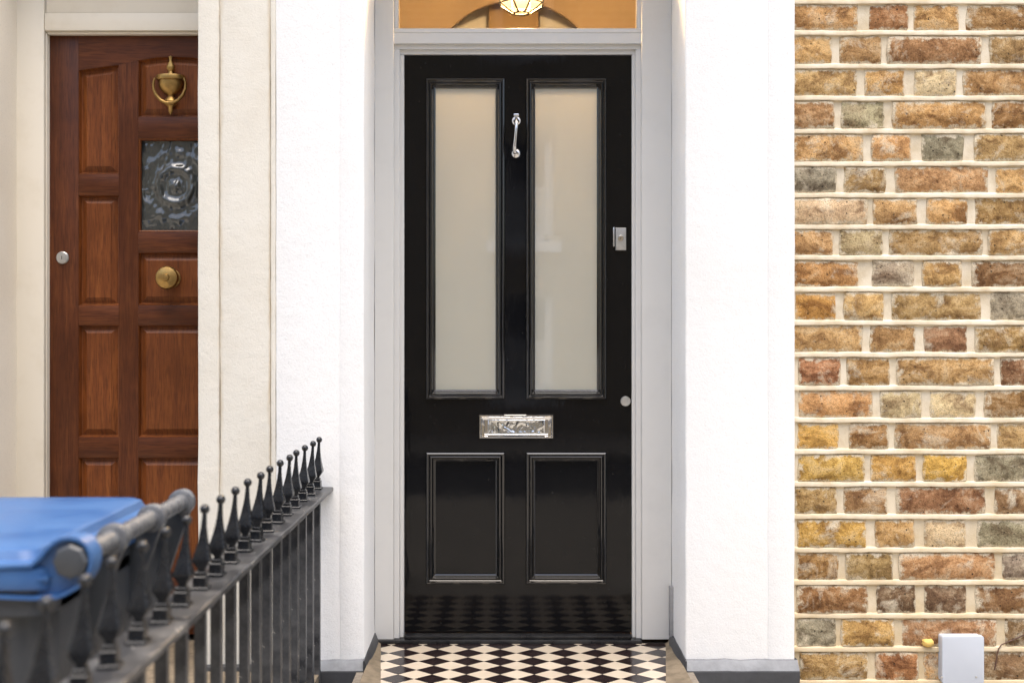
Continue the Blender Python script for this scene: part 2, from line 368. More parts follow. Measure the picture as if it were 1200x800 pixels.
# ------------------------------------------------------------------ hallway seen through the fanlight and the frosted panes
HY0, HY1, HX0, HX1, HC = YD + .06, 3.1, -.56, .70, 3.35
hy = 2.40
struct(box('hallway_floor', M['hall_floor'], None, HX0 - .1, HX1 + .1, HY0 - .03, HY1, -.2, .012))
struct(box('hallway_ceiling', M['hall_pale'], None, HX0 - .1, HX1 + .1, HY0 - .03, HY1 + .1, HC, HC + .1))
struct(box('hallway_wall_left', M['hall_wall'], None, HX0 - .1, HX0, HY0 - .03, HY1, .012, HC))
struct(box('hallway_wall_right', M['hall_wall'], None, HX1, HX1 + .1, HY0 - .03, HY1, .012, HC))
struct(box('hallway_wall_back', M['hall_pale'], None, HX0, HX1, HY1 - .1, HY1, .012, HC))
# cross wall with a round arch
def arch_wall():
    bm = bmesh.new(); cx = PX(603, hy); cz = PZ(103, hy); r = 102 * (hy + CAM_D) / FPX; n = 28
    for y in (hy, hy + .025):
        pts = [(cx + r * math.cos(math.pi * k / n), cz + r * math.sin(math.pi * k / n)) for k in range(n + 1)]
        tops = [(HX1, cz)] + [(max(HX0, min(HX1, cx + (p[0] - cx) * 1.0)), HC) for p in pts[1:-1]] + [(HX0, cz)]
        inner = [bm.verts.new((p[0], y, p[1])) for p in pts]; outer = [bm.verts.new((p[0], y, p[1])) for p in tops]
        for k in range(n): bm.faces.new((inner[k], inner[k + 1], outer[k + 1], outer[k]))
        ca, cb = bm.verts.new((HX1, y, HC)), bm.verts.new((HX0, y, HC)); bm.faces.new((outer[0], outer[1], ca)); bm.faces.new((outer[-1], outer[-2], cb))
        for a, s in ((inner[0], outer[0]), (outer[-1], inner[-1])):
            q = [bm.verts.new((v.co.x, y, .012)) for v in (a, s)]; bm.faces.new((a, s, q[1], q[0]))
        if y == hy: first = inner
    for k in range(n): bm.faces.new((first[k], first[k + 1], inner[k + 1], inner[k]))
    return from_bm('hallway_arch_wall', bm, M['hall_wall'], None, None)
struct(arch_wall())
M['hall_pier'] = plain_noise('hall_ochre_paint', (.33, .215, .10, 1), (.31, .20, .095, 1), .7, 3, .05)
struct(box('hallway_pier', M['hall_pier'], None, PX(573, 2.75), PX(631, 2.75), 2.75, HY1 - .1, .012, HC))

# pendant lamp
ly = .74; lx, lz = PX(611, ly), PZ(16, ly); lr = 29.5 * (ly + CAM_D) / FPX
lamp = thing('pendant_lamp', (lx, ly, lz), 'leaded glass pendant lantern lit behind the fanlight', 'lamp')
M['came'] = mat('dark_lead', (.05, .045, .035, 1), .4, .6)
def lamp_glass():
    m = mat('warm_lamp_glass', (.82, .78, .66, 1), .15); out = m.node_tree.nodes['Material Output']; tr = N(m, 'ShaderNodeBsdfTranslucent'); tr.inputs[0].default_value = (.9, .82, .66, 1)
    tp = N(m, 'ShaderNodeBsdfTransparent'); a = N(m, 'ShaderNodeMixShader'); a.inputs[0].default_value = .3; b = N(m, 'ShaderNodeMixShader'); b.inputs[0].default_value = .965
    L(m, BSDF(m).outputs[0], a.inputs[1]); L(m, tr.outputs[0], a.inputs[2]); L(m, a.outputs[0], b.inputs[1]); L(m, tp.outputs[0], b.inputs[2]); L(m, b.outputs[0], out.inputs[0]); return m
M['lamp_glass'] = lamp_glass()
lev = [(.30, 0), (.42, .004), (.90, .034), (1.0, .085), (.95, .17), (.6, .25), (.25, .29)]
def lp(a, k): return Vector((lx + lr * lev[k][0] * math.cos(a), ly + lr * lev[k][0] * math.sin(a), lz + lev[k][1]))
for s in range(8):
    a0, a1 = R(45 * s + 22.5), R(45 * (s + 1) + 22.5)
    for k in range(len(lev) - 1):
        bm = bmesh.new(); bm.faces.new([bm.verts.new(p) for p in (lp(a0, k), lp(a1, k), lp(a1, k + 1), lp(a0, k + 1))]); from_bm('pane', bm, M['lamp_glass'], lamp)
    tube('came', M['came'], lamp, [lp(a0, k) for k in range(len(lev))], .0035, 6)
for k in (0, 2, 3, 4, 5, 6):
    tube('came', M['came'], lamp, [lp(R(45 * s + 22.5), k) for s in range(8)], .0035, 6, closed=True)
tube('chain', M['came'], lamp, [(lx, ly, lz + .28), (lx, ly, HC)], .004, 6)
M['bulb'] = mat('lit_bulb', (1, .8, .5, 1), .5); BSDF(M['bulb']).inputs['Emission Color'].default_value = (1, .62, .28, 1); BSDF(M['bulb']).inputs['Emission Strength'].default_value = 6
lathe('bulb', M['bulb'], lamp, [(.002, .165), (.014, .172), (.02, .19), (.015, .21), (.010, .25)], (lx, ly, lz), 'z', 14)
pl = bpy.data.lights.new('bulb_light', 'POINT'); pl.energy = 205; pl.color = (1, .62, .29); pl.shadow_soft_size = .03
plo = bpy.data.objects.new('bulb_light', pl); COL.objects.link(plo); plo.location = (lx, ly, lz + .215); attach(plo, lamp)

# ------------------------------------------------------------------ white door frame with fanlight
FT = 2.34                       # top of the fanlight opening
fr = thing('door_frame', (PX(607, YF), YF, 0), 'off-white painted frame with fanlight around the glossy black door', 'door frame')
Y1, Y2 = YF + .014, YF + .026
zb = .012
def upright(name, side):
    s = [(439, 461.5, YF), (461.5, 468.5, Y1), (468.5, 473.5, Y2)] if side < 0 else [(752, 792, YF), (745, 752, Y1), (740.5, 745, Y2)]
    bm = bmesh.new()
    for i, (a, b, y) in enumerate(s):
        x0, x1 = PX(a, y), PX(b, y)
        if i == 0: x0, x1 = (XL + .0008, x1) if side < 0 else (x0, XR - .0008)
        add_box(bm, x0, x1, y, YF + .10 + .001 * i, zb, (FT, PZ(58, Y1), PZ(64, Y2))[i], .0015, 1)
    return from_bm(name, bm, M['frame_white'], fr, 40)
upright('jamb', -1); upright('jamb', 1)
bm = bmesh.new()
xa, xb = PX(461.5, YF), PX(752, YF)
for i, (t, b, y, a_, b_) in enumerate(((36, 51.5, YF + .0004, 461.5, 752), (51.3, 58, Y1, 461.5, 752), (58, 64, Y2, 468.5, 745))):
    add_box(bm, PX(a_, YF if i == 0 else y), PX(b_, YF if i == 0 else y), y, YF + .1 + .001 * i, PZ(b, y), PZ(t, y), .0015, 1)
from_bm('transom', bm, M['frame_white'], fr, 40)
yg = YF + .03
bm = bmesh.new()                                # glazing beads around the fanlight
zf0 = PZ(37, YF - .006)
add_box(bm, PX(461.5, YF), PX(467.5, yg), YF + .006, yg + .01, zf0, FT, .002)
add_box(bm, PX(745.5, yg), PX(752, YF), YF + .006, yg + .01, zf0, FT, .002)
add_box(bm, PX(461.5, YF), PX(752, YF), YF - .002, yg + .01, zf0 - .004, PZ(33.5, YF), .002)
from_bm('glazing_bead', bm, M['frame_white'], fr, 40)
box('fanlight_pane', M['clear'], fr, PX(463, YF), PX(751, YF), yg, yg + .004, zf0, FT)
box('head', M['frame_white'], fr, XL, XR, YF - .002, YF + .1, FT, FT + .09, .004)
th = thing('door_threshold', (PX(607, YF), YF, 0), 'black painted timber sill under the glossy black door', 'threshold')
bm = bmesh.new()
add_box(bm, XL + .012, PX(752, YF), YF - .012, YD + .06, -.003, .0115, .003, 2)
from_bm('sill', bm, M['threshold'], th, 40)
box('weather_bar', M['threshold'], th, PX(473.5, YF), PX(740.5, YF), YF + .004, YD + .05, .0118, .0235, .003)

# ------------------------------------------------------------------ black front door
door = thing('front_door', (PX(607, YD), YD, .02), 'glossy black four-panel front door with two tall frosted panes', 'door')
def dx(p): return PX(p, YD)
def dz(p): return PZ(p, YD)
DT = YD + .045; LX0, LX1 = dx(473), dx(741.5); LZ0, LZ1 = dz(740.5), dz(62)
cols = ((502, 589), (619, 708)); up = (95, 465); low = (532, 681)
bk = M['black']
box('stile', bk, door, LX0, dx(cols[0][0]), YD, DT, LZ0, LZ1)
box('stile', bk, door, dx(cols[1][1]), LX1, YD, DT, LZ0, LZ1)
x0, x1 = dx(cols[0][0]), dx(cols[1][1])
box('top_rail', bk, door, x0, x1, YD, DT, dz(up[0]), LZ1)
box('lock_rail', bk, door, x0, x1, YD, DT, dz(low[0]), dz(up[1]))
box('bottom_rail', bk, door, x0, x1, YD, DT, LZ0, dz(low[1]))
box('muntin', bk, door, dx(cols[0][1]), dx(cols[1][0]), YD, DT, dz(up[1]), dz(up[0]))
box('muntin', bk, door, dx(cols[0][1]), dx(cols[1][0]), YD, DT, dz(low[1]), dz(low[0]))
mould = [(-.008, YD - .0005), (-.008, YD - .005), (-.0055, YD - .0105), (-.002, YD - .0125), (.001, YD - .012), (.0035, YD - .008), (.0055, YD - .0065), (.0085, YD - .008), (.0115, YD - .0075), (.014, YD - .003), (.016, YD + .002), (.0175, YD + .0025), (.0195, YD + .0065), (.0235, YD + .0085), (.0240, YD + .018)]
for (a, b) in cols:
    loft_xz('moulding', M['black_mould'], door, pxrect(a, b, up[0], up[1], YD), mould, False, 35)
    box('glass_pane', M['frosted'], door, dx(a) + .012, dx(b) - .012, YD + .012, YD + .018, dz(up[1]) + .012, dz(up[0]) - .012)
    loft_xz('moulding', M['black_mould'], door, pxrect(a, b, low[0], low[1], YD), mould, False, 35)
    loft_xz('panel', bk, door, pxrect(a, b, low[0], low[1], YD), [(.004, YD + .03), (.004, YD + .0135)], True)
# two carved brackets under the top edge of the muntin
# letter plate
lpo = loft_xz('letter_plate', M['chrome'], door, pxrect(561.5, 648.5, 485.5, 513.5, YD), [(0, YD), (0, YD - .007), (.002, YD - .010), (.0055, YD - .010), (.0085, YD - .006), (.017, YD - .005), (.0185, YD - .0035)], True, 25)
loft_xz('flap', M['chrome_wavy'], lpo, pxrect(571.5, 638.5, 491, 507.5, YD), [(0, YD - .0035), (0, YD - .0085), (.002, YD - .0105), (.004, YD - .0105), (.007, YD - .0085), (.010, YD - .0080)], True, 50)
bm = bmesh.new(); tube('rod', None, None, [(dx(568), YD - .0085, dz(508.8)), (dx(642), YD - .0085, dz(508.8))], .0022, 8, bm=bm); from_bm('flap_rod', bm, M['chrome'], lpo, 60)
# knocker
kx = dx(605)
kn = lathe('knocker', M['chrome'], door, [(.0165, 0), (.0165, .003), (.014, .006), (.010, .0075), (.009, .012), (.0065, .022), (.001, .025)], (kx, YD, dz(142)), 'y', 28)
box('finial_tab', M['chrome'], kn, kx - .009, kx + .009, YD - .012, YD, dz(137.2), dz(134), .002)
arm = [(kx, YD - .018, dz(141)), (kx + .0005, YD - .028, dz(144)), (kx, YD - .033, dz(150)), (kx - .002, YD - .034, dz(158)), (kx - .004, YD - .034, dz(166)), (kx - .006, YD - .032, dz(173)), (kx - .006, YD - .026, dz(178)), (kx - .003, YD - .017, dz(180))]
tube('arm', M['chrome'], kn, arm, [.006, .006, .0052, .0048, .005, .0062, .007, .0075], 14)
lathe('striker', M['chrome'], kn, [(.0165, 0), (.0165, .003), (.0145, .006), (.009, .0085), (.0085, .014), (.001, .0165)], (kx - .001, YD, dz(180)), 'y', 28)
# rim lock cylinder plate
lk = loft_xz('lock_plate', M['steel'], door, pxrect(721, 733.5, 267, 293.5, YD), [(0, YD), (0, YD - .008), (.0015, YD - .010), (.004, YD - .0105)], True, 30)
lathe('cylinder', M['chrome'], lk, [(.0105, 0), (.0105, .003), (.009, .005), (.0055, .005), (.0055, .0065), (.001, .0065)], (dx(727), YD - .0095, dz(279.5)), 'y', 24)
box('keyhole', M['dark_hole'], lk, dx(727) - .0009, dx(727) + .0009, YD - .0163, YD - .015, dz(281), dz(278))
box('lock_edge', M['steel'], lk, dx(718.3), dx(720), YD - .006, YD, dz(289), dz(266.5), .001)
lathe('deadlock_cover', M['steel'], door, [(.0175, 0), (.0175, .003), (.0155, .0055), (.001, .006)], (dx(733), YD, dz(470)), 'y', 28)

# ------------------------------------------------------------------ rendered pilasters
ZT = 3.3
def pilaster_piece(name, m, parent, x0, x1, y0, y1, z0, z1, bev=.006):
    """slightly uneven hand-floated render: a box with wavering arrises"""
    bm = bmesh.new(); n = 46; rows = []
    for k in range(n + 1):
        z = z0 + (z1 - z0) * k / n
        j = lambda s: noise.noise(Vector((s * 7.1, z * 6, x0 * 3))) * .0016 + noise.noise(Vector((s * 3.3, z * 31, x0))) * .0010
        b = bev * (1 + .5 * noise.noise(Vector((x0 * 9, z * 12, 2))))
        pr = [(x0 + j(1), y1), (x0 + j(1), y0 + b), (x0 + b * .35 + j(1), y0 + b * .3), (x0 + b + j(1), y0), (x1 - b + j(2), y0), (x1 - b * .35 + j(2), y0 + b * .3), (x1 + j(2), y0 + b), (x1 + j(2), y1)]
        rows.append([bm.verts.new((p[0], p[1], z)) for p in pr])
    for a, b in zip(rows, rows[1:]):
        for k in range(8): bm.faces.new((a[k], a[(k + 1) % 8], b[(k + 1) % 8], b[k]))
    bm.faces.new(rows[0]); bm.faces.new(rows[-1])
    return from_bm(name, bm, m, parent, 50)
XPR = PX(930.5, 0)
pr = thing('pilaster', ((XR + XPR) / 2, 0, GZ), 'white rendered pilaster between the black door and the brick wall', 'pilaster', None)
XPM = PX(900, 0)
pilaster_piece('shaft', M['white_render'], pr, XR, XPR, 0, .45, .015, ZT)
pilaster_piece('margin', M['white_render'], pr, XPM, XPR + .0012, -.0014, .44, .0155, ZT - .001, .0013)
xpl, xpw = PX(232, 0), PX(323, 0)
pl_ = thing('pilaster', ((xpw + XL) / 2, 0, GZ), 'white rendered pilaster between the iron railing end and the black door', 'pilaster', None)
xm = PX(398, 0)
pilaster_piece('shaft', M['white_render'], pl_, xpw + .001, XL - .05, -.0015, .14, .015, ZT, .003)
pilaster_piece('margin', M['white_render'], pl_, xm, XL, -.003, .45, .0155, ZT, .0022)
def stained():
    m = M['cream_render'].copy(); m.name = 'cream_render_stained'
    src = BSDF(m).inputs['Base Color'].links[0].from_socket
    tc = N(m, 'ShaderNodeTexCoord'); sp = N(m, 'ShaderNodeSeparateXYZ'); L(m, tc.outputs['Object'], sp.inputs[0])
    wob = math_(m, 'MULTIPLY', math_(m, 'SUBTRACT', noise_tex(m, coords(m, scale=(3, 3, 6)), 3, 4), .5), .02); x = math_(m, 'ADD', sp.outputs[0], wob); s = src
    for px, wd in ((258.5, .010), (316, .008)):
        d = math_(m, 'DIVIDE', math_(m, 'ABSOLUTE', math_(m, 'SUBTRACT', x, PX(px, 0))), wd)
        f = math_(m, 'MULTIPLY', math_(m, 'SUBTRACT', 1.0, d, True), ramp(m, noise_tex(m, coords(m, scale=(6, 6, 2)), 4, 5), [(.35, G(.1)), (.65, G(.7))])); s = mixc(m, f, s, (.50, .40, .26, 1))
    setc(m, s); return m
M['cream_stained'] = stained()
pc = thing('pilaster', ((xpl + xpw) / 2, 0, GZ), 'cream rendered pilaster with brown-stained grooves beside the wooden door', 'pilaster', None)
xg0, xg1 = PX(257, 0), PX(317, 0)
pilaster_piece('margin', M['cream_stained'], pc, xpl, xg0, -.004, .14, .0, ZT)
pilaster_piece('shaft', M['cream_stained'], pc, xg0 + .001, xg1, 0, .14, .0, ZT, .005)
pilaster_piece('margin', M['cream_stained'], pc, xg1 + .001, xpw + .0005, -.003, .14, .0, ZT, .003)
# pier behind, between the two porches
pier = struct(box('party_wall', M['white_render'], None, -.56, XL - .03, .14, YD + .1, GZ, ZT))
# dark plinths
def plinth(p, x0, x1, inner):
    yf = -.032; z0, z1, z2 = GZ, .000, .027
    bm = bmesh.new(); n = 14; rows = []
    for k in range(n + 1):
        t = k / n; x = x0 + (x1 - x0) * t; w_ = noise.noise(Vector((x * 17, 1, 3))) * .004
        rows.append([bm.verts.new((x, yy, zz)) for yy, zz in ((.0 - .0045, z2 + w_), (yf, z1 + w_ * .3), (yf - .002, z1 - .006), (yf - .002, z0), (.02, z0), (.02, z2 + w_))])
    for a, b in zip(rows, rows[1:]):
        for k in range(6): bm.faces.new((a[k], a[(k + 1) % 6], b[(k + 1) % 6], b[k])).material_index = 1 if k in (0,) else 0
    bm.faces.new(rows[0]); bm.faces.new(rows[-1])
    o = from_bm('plinth', bm, M['plinth'], p, 30); o.data.materials.append(M['pale_plinth'])
    # return of the plinth along the reveal
    s = -1 if inner > 0 else 1; bm = bmesh.new(); rows = []; n = 10
    for k in range(n + 1):
        t = k / n; y = -.034 + (YF - .003 + .034) * t; w_ = noise.noise(Vector((y * 19, s, 7))) * .003
        zz = .030 + .004 * t + w_; q = .012 + .010 * math.sin(t * math.pi) + w_
        rows.append([bm.verts.new(c) for c in ((inner - s * .0, y, zz), (inner + s * .004, y, zz), (inner + s * (q + .006), y, -.004), (inner, y, -.02))])
    for a, b in zip(rows, rows[1:]):
        for k in range(4): bm.faces.new((a[k], a[(k + 1) % 4], b[(k + 1) % 4], b[k]))
    bm.faces.new(rows[0]); bm.faces.new(rows[-1])
    from_bm('plinth_return', bm, M['plinth'], p, 30)
    # cement fillet between plinth and tiles, wider towards the street
    bm = bmesh.new(); rows = []
    for k in range(n + 1):
        t = k / n; y = -.34 + (YF - .012 + .34) * t; foot = .021 + (YF - y) * (.134 if s < 0 else .102) + noise.noise(Vector((y * 23, s, 1))) * .002
        rows.append([bm.verts.new(c) for c in ((inner + s * .010, y, .016), (inner + s * (foot * .6), y, .0085), (inner + s * foot, y, .0012), (inner + s * .004, y, -.01))])
    for a, b in zip(rows, rows[1:]):
        for k in range(4): bm.faces.new((a[k], a[(k + 1) % 4], b[(k + 1) % 4], b[k]))
    bm.faces.new(rows[0]); bm.faces.new(rows[-1])
    from_bm('cement_fillet', bm, M['cement'], p, 30)
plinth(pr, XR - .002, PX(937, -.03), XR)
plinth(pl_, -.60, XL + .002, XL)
box('bare_patch', M['cement_grey'], pr, XR - .011, XR + .002, YF - .035, YF - .0015, .028, PZ(685, YF), .002)
prc = box('plinth', M['plinth'], pc, xpl, -.61, -.03, .1, GZ, .012, .006)
# facade above the porches (lintels and the soffits they carry)
struct(box('porch_soffit', M['white_render'], None, XL - .02, XR + .02, .004, YF + .12, FT + .09, ZT))

# ------------------------------------------------------------------ stock brick wall
YB = .030
wall = thing('brick_wall', (1.6, YB, GZ), 'yellow stock brick wall with pale pointing beside the white pilaster', 'wall')
XB0 = XPR - .02; XB1 = PX(1640, YB)
rows_px = [2.5, 39, 78, 115.3, 154, 192, 229, 266, 302, 339, 378, 415.5, 454.5, 492, 529, 567, 605, 644, 682, 721, 760, 799]
rows_px = [2.5 - 38 * k for k in (3, 2, 1)] + rows_px + [799 + 38 * k for k in range(1, 6)]
lay = ['930 1005 1018 1064 1072 1123 1134', '930 974 985 1032 1041 1149 1161', '930 1004 1014 1060 1073 1120 1130', '930 977 987 1036 1047 1155 1164', '930 1011 1022 1068 1081 1129 1143',
       '930 980 990 1038 1050 1159 1168', '930 1016 1025 1074 1086 1134 1143', '930 976 984 1034 1043 1151 1160', '930 1006 1023 1071 1082 1127 1139', '932 980 990 1035 1045 1150 1162',
       '930 1011 1020 1073 1084 1133 1144', '937 984 993 1043 1052 1164 1174', '937 1023 1032 1080 1091 1144 1154', '935 983 996 1041 1050 1160 1170', '936 1013 1021 1073 1083 1132 1143',
       '933 980 990 1039 1051 1155 1167', '936 1014 1026 1072 1084 1131 1145', '935 982 992 1046 1055 1165 1176', '935 1016 1028 1073 1084 1132 1144', '935 979 986 1048 1057 1168 1179', '938 1016 1027 1076 1084 1138 1148']
cols_ = 'tbtb ttbt ttpt tgob ttgt gttt pttt tptt ogtb yttg ttrt rttr tppb ybtt yyyg ttrd ytpg ottg bddb gord tbtd'.split()
pal = {'t': (192, 152, 98), 'y': (206, 164, 84), 'b': (164, 122, 78), 'r': (166, 120, 86), 'g': (160, 150, 122), 'p': (208, 184, 140), 'o': (188, 144, 86), 'd': (142, 112, 80)}
def brick_mesh(L_, H_, seed, name='brick'):
    """hand-made brick: wavering outline, worn arrises, slightly crowned face"""
    rr = random.Random(seed); bm = bmesh.new(); nl = 7 if L_ > .2 else 5; nh = 3; j = lambda s: rr.uniform(-s, s)
    per = [(-L_ / 2 + L_ * i / nl, -H_ / 2) for i in range(nl)] + [(L_ / 2, -H_ / 2 + H_ * i / nh) for i in range(nh)] + [(L_ / 2 - L_ * i / nl, H_ / 2) for i in range(nl)] + [(-L_ / 2, H_ / 2 - H_ * i / nh) for i in range(nh)]
    cor = {0, nl, nl + nh, 2 * nl + nh}
    out = []
    for i, p in enumerate(per):
        k = .955 if i in cor else 1.0
        out.append(((p[0] * (k if i not in cor else 1 - .002 / L_ * 2)) + j(.0022), p[1] * k + j(.0022)))
    r0 = [bm.verts.new((p[0], .05, p[1])) for p in out]; r1 = [bm.verts.new((p[0], .0035 + j(.0012), p[1])) for p in out]
    r2 = [bm.verts.new((p[0] - math.copysign(.005 + j(.002), p[0]), -.001 + j(.0012), p[1] - math.copysign(.004 + j(.002), p[1]))) for p in out]
    n = len(out)
    for a, b in ((r0, r1), (r1, r2)):
        for i in range(n): bm.faces.new((a[i], a[(i + 1) % n], b[(i + 1) % n], b[i]))
    c = bm.verts.new((j(.01), -.0015 + j(.001), j(.006)))
    for i in range(n): bm.faces.new((r2[i], r2[(i + 1) % n], c))
    bmesh.ops.recalc_face_normals(bm, faces=bm.faces[:])
    me = bpy.data.meshes.new(name); bm.to_mesh(me); bm.free(); me.materials.append(M['brick'])
    for p in me.polygons: p.use_smooth = True
    me.set_sharp_from_angle(angle=R(55)); return me
cache = {}; brng = random.Random(21); nb = 0
for ri in range(len(rows_px) - 1):
    t, b = rows_px[ri], rows_px[ri + 1]; z1 = PZ(t + 3.0, YB); z0 = PZ(b - 2.2, YB); k = ri - 3
    if 0 <= k < len(lay): xs = [float(v) for v in lay[k].split()]; cc = cols_[k]
    else: xs = ([930, 1011, 1021, 1070, 1082, 1130, 1142] if k % 2 == 0 else [930, 978, 989, 1038, 1049, 1155, 1166]); xs = [v + brng.uniform(-3, 3) for v in xs]; cc = ''.join(brng.choice('ttttybgopd') for _ in range(4))
    segs = [(xs[i], xs[i + 1]) for i in range(0, 6, 2)]; x = xs[6]; q = 0
    while x < 1640:
        ln = 108 if (q % 3 == 0) == (k % 2 == 0) and (q % 3 == 0 or k % 2 == 1) and not (k % 2 == 1 and q % 3 != 2) else 48
        ln += brng.uniform(-4, 4); segs.append((x, x + ln)); x += ln + brng.uniform(9, 13); q += 1
    for i, (a, b_) in enumerate(segs):
        xa, xb = PX(a - 1.2, YB), PX(b_ + 1.2, YB)
        if i == 0: xa = max(xa, XPR - .004)
        Lq = round((xb - xa) / .006) * .006; Hq = round((z1 - z0) / .002) * .002; key = (Lq, Hq, brng.randrange(3))
        if key not in cache: cache[key] = brick_mesh(Lq, Hq, hash(key) & 0xffff)
        o = bpy.data.objects.new('brick', cache[key]); COL.objects.link(o)
        o.location = ((xa + xb) / 2, YB + brng.uniform(-.0015, .0025), (z0 + z1) / 2 + brng.uniform(-.0012, .0012)); o.rotation_euler = (brng.gauss(0, .008), brng.gauss(0, .004), brng.gauss(0, .006))
        attach(o, wall); nb += 1
        c = pal[cc[i] if i < len(cc) else brng.choice('tttybgopd')]; f = brng.uniform(.90, 1.14)
        o.color = lin(*(min(255, v * f * brng.uniform(.97, 1.03)) for v in c), 1.0)
    # weather-struck bed joint: recessed at its top, proud at its bottom edge
    bm = bmesh.new(); pr_ = []; jz = PZ(b, YB); n = 130
    for s in range(n + 1):
        xx = XB0 + (XB1 - XB0) * s / n; wz = noise.noise(Vector((xx * 9, ri * 3.1, 0))) * .0020 + noise.noise(Vector((xx * 41, ri * 3.1, 2))) * .0011; wy = noise.noise(Vector((xx * 14, ri * 2.3, 5))) * .0012 + noise.noise(Vector((xx * 60, ri * 2.3, 9))) * .0007
        pr_.append([bm.verts.new((xx, YB + yy + wy, jz + zz + wz)) for yy, zz in ((.02, .0105), (.0045, .0100), (-.0025, .0055), (-.0050, -.0050), (-.0045, -.0064), (.005, -.0074), (.02, -.0076))])
    for a_, c_ in zip(pr_, pr_[1:]):
        for e in range(6): bm.faces.new((a_[e], a_[e + 1], c_[e + 1], c_[e]))
    from_bm('bed_joint', bm, M['mortar'], wall, 40)
bm = bmesh.new(); add_box(bm, XB0, XB1, YB + .0045, YB + .25, GZ, ZT)
from_bm('mortar', bm, M['mortar'], wall)

# junction box, sealant, wire
YX = YB - .004
jb = thing('junction_box', (PX(1123.5, YX), YX, PZ(797, YX)), 'small pale grey weatherproof junction box screwed to the brick wall', 'junction box')
def rrect(x0, x1, z0, z1, r, n=5):
    return [(cx + r * math.cos(R(a0 + 90 * k / n)), cz + r * math.sin(R(a0 + 90 * k / n))) for cx, cz, a0 in ((x0 + r, z0 + r, 180), (x1 - r, z0 + r, 270), (x1 - r, z1 - r, 0), (x0 + r, z1 - r, 90)) for k in range(n + 1)]
bp = rrect(PX(1099, YX), PX(1148, YX), PZ(797, YX), PZ(741, YX), .009)
loft_xz('case', M['box_plastic'], jb, bp, [(.003, YX + .01), (.003, YX - .022)], True, 30)
loft_xz('cover', M['box_plastic'], jb, bp, [(0, YX - .022), (0, YX - .034), (.0015, YX - .0365), (.004, YX - .037)], True, 25)
for p in (1103.5, 1144):
    lathe('screw', M['steel'], jb, [(.0034, 0), (.0034, .0012), (.0022, .0018)], (PX(p, YX - .037), YX - .0368, PZ(792.5, YX - .037)), 'y', 12)
for p in (1118, 1136): box('cable_gland', M['rubber'], jb, PX(p - 4, YX), PX(p + 4, YX), YX - .022, YX, PZ(812, YX), PZ(796, YX), .003)
bm = bmesh.new(); bmesh.ops.create_icosphere(bm, subdivisions=3, radius=1)
for v in bm.verts:
    n_ = 1 + .25 * noise.noise(v.co * 2.3); v.co = Vector((PX(1087.5, YX), YX, PZ(752.5, YX))) + Vector((max(-.8, min(.8, v.co.x)) * .020 * n_, v.co.y * .014 * n_, max(-.75, min(.75, v.co.z)) * .014 * n_))
fo = from_bm('sealant_blob', bm, M['foam'], None, 60); fo['label'] = 'small yellow lump of sealant on the brickwork beside the junction box'; fo['category'] = 'sealant'
yw = YB - .012
wp = [(1216, 738), (1196, 747), (1183, 752.5), (1175, 756), (1171, 760), (1169, 767), (1168, 776), (1166, 785)]
wi = tube('loose_wire', M['wire'], None, [(PX(a, yw), yw + (.004 if i > 3 else .010), PZ(b, yw)) for i, (a, b) in enumerate(wp)], [.0020] * 5 + [.0022, .0027, .002], 8)
wi['label'] = 'thin brown wire hanging loose across the bricks by the junction box'; wi['category'] = 'wire'

# ------------------------------------------------------------------ the neighbour's wooden door and cream frame
def nx(p): return PX(p, YD)
WD = thing('front_door', (nx(203), YD, .02), 'brown hardwood panelled door with brass knocker and bullion glass', 'door')
lx0, lx1 = nx(58), nx(349); lz0, lz1 = .02, dz(39)
C0, C1, C2 = (92, 139), (162, 246), (268, 316)
wv, wh, wp_ = M['wood_v'], M['wood_h'], M['wood_p']
yb_ = YD + .045
box('stile', wv, WD, lx0, nx(92), YD, yb_, lz0, lz1, .0012); box('stile', wv, WD, nx(316), lx1, YD, yb_, lz0, lz1, .0012)
prism('muntin', wv, WD, [(nx(139), .2), (nx(162), .2), (nx(162), dz(71)), (nx(139), dz(76))], 'y', YD + .0006, yb_); prism('muntin', wv, WD, [(nx(246), .2), (nx(268), .2), (nx(268), dz(76)), (nx(246), dz(71))], 'y', YD + .0006, yb_)
hr = [(.012 + .005, .2)]
def rail(a, b, t, bo, y=YD): box('rail', wh, WD, nx(a), nx(b), y, yb_, dz(bo), dz(t), .0012)
for (a, b) in (C0, C2):
    for t, bo in ((204, 229), (358, 381), (512, 536)): rail(a, b, t, bo)
for t, bo in ((137, 162), (272, 296), (358, 381), (512, 536)): rail(C1[0], C1[1], t, bo)
box('rail', wh, WD, nx(92), nx(316), YD, yb_, .02, .2, .0012)
# arched top rail: lower edge follows the heads of the panels
hd = [(92, 82.5), (139, 76), (162, 71), (182, 67.5), (204, 66.5), (226, 67.5), (246, 71), (268, 76), (316, 82.5)]
prism('top_rail', wh, WD, [(nx(a), dz(b)) for a, b in hd] + [(nx(316), lz1), (nx(92), lz1)], 'y', YD, yb_)
def raised(poly, deep=.016, bev=.016):
    loft_xz('panel', wp_, WD, poly, [(-.003, YD + .02), (-.002, YD + .003), (.0015, YD + .003), (.006, YD + deep), (.010, YD + deep), (.010 + bev, YD + .007), (.011 + bev, YD + .0055)], True, 25)
def pr4(a, b, tl, tr, bo): return [(nx(a), dz(bo)), (nx(b), dz(bo)), (nx(b), dz(tr)), (nx(a), dz(tl))]
for (a, b), (tl, tr) in ((C0, (82.5, 76)), (C2, (76, 82.5))):
    raised(pr4(a, b, tl, tr, 204))
    for t, bo in ((229, 358), (381, 512)): raised(pr4(a, b, t, t, bo))
    raised([(nx(a), .2), (nx(b), .2), (nx(b), dz(536)), (nx(a), dz(536))])
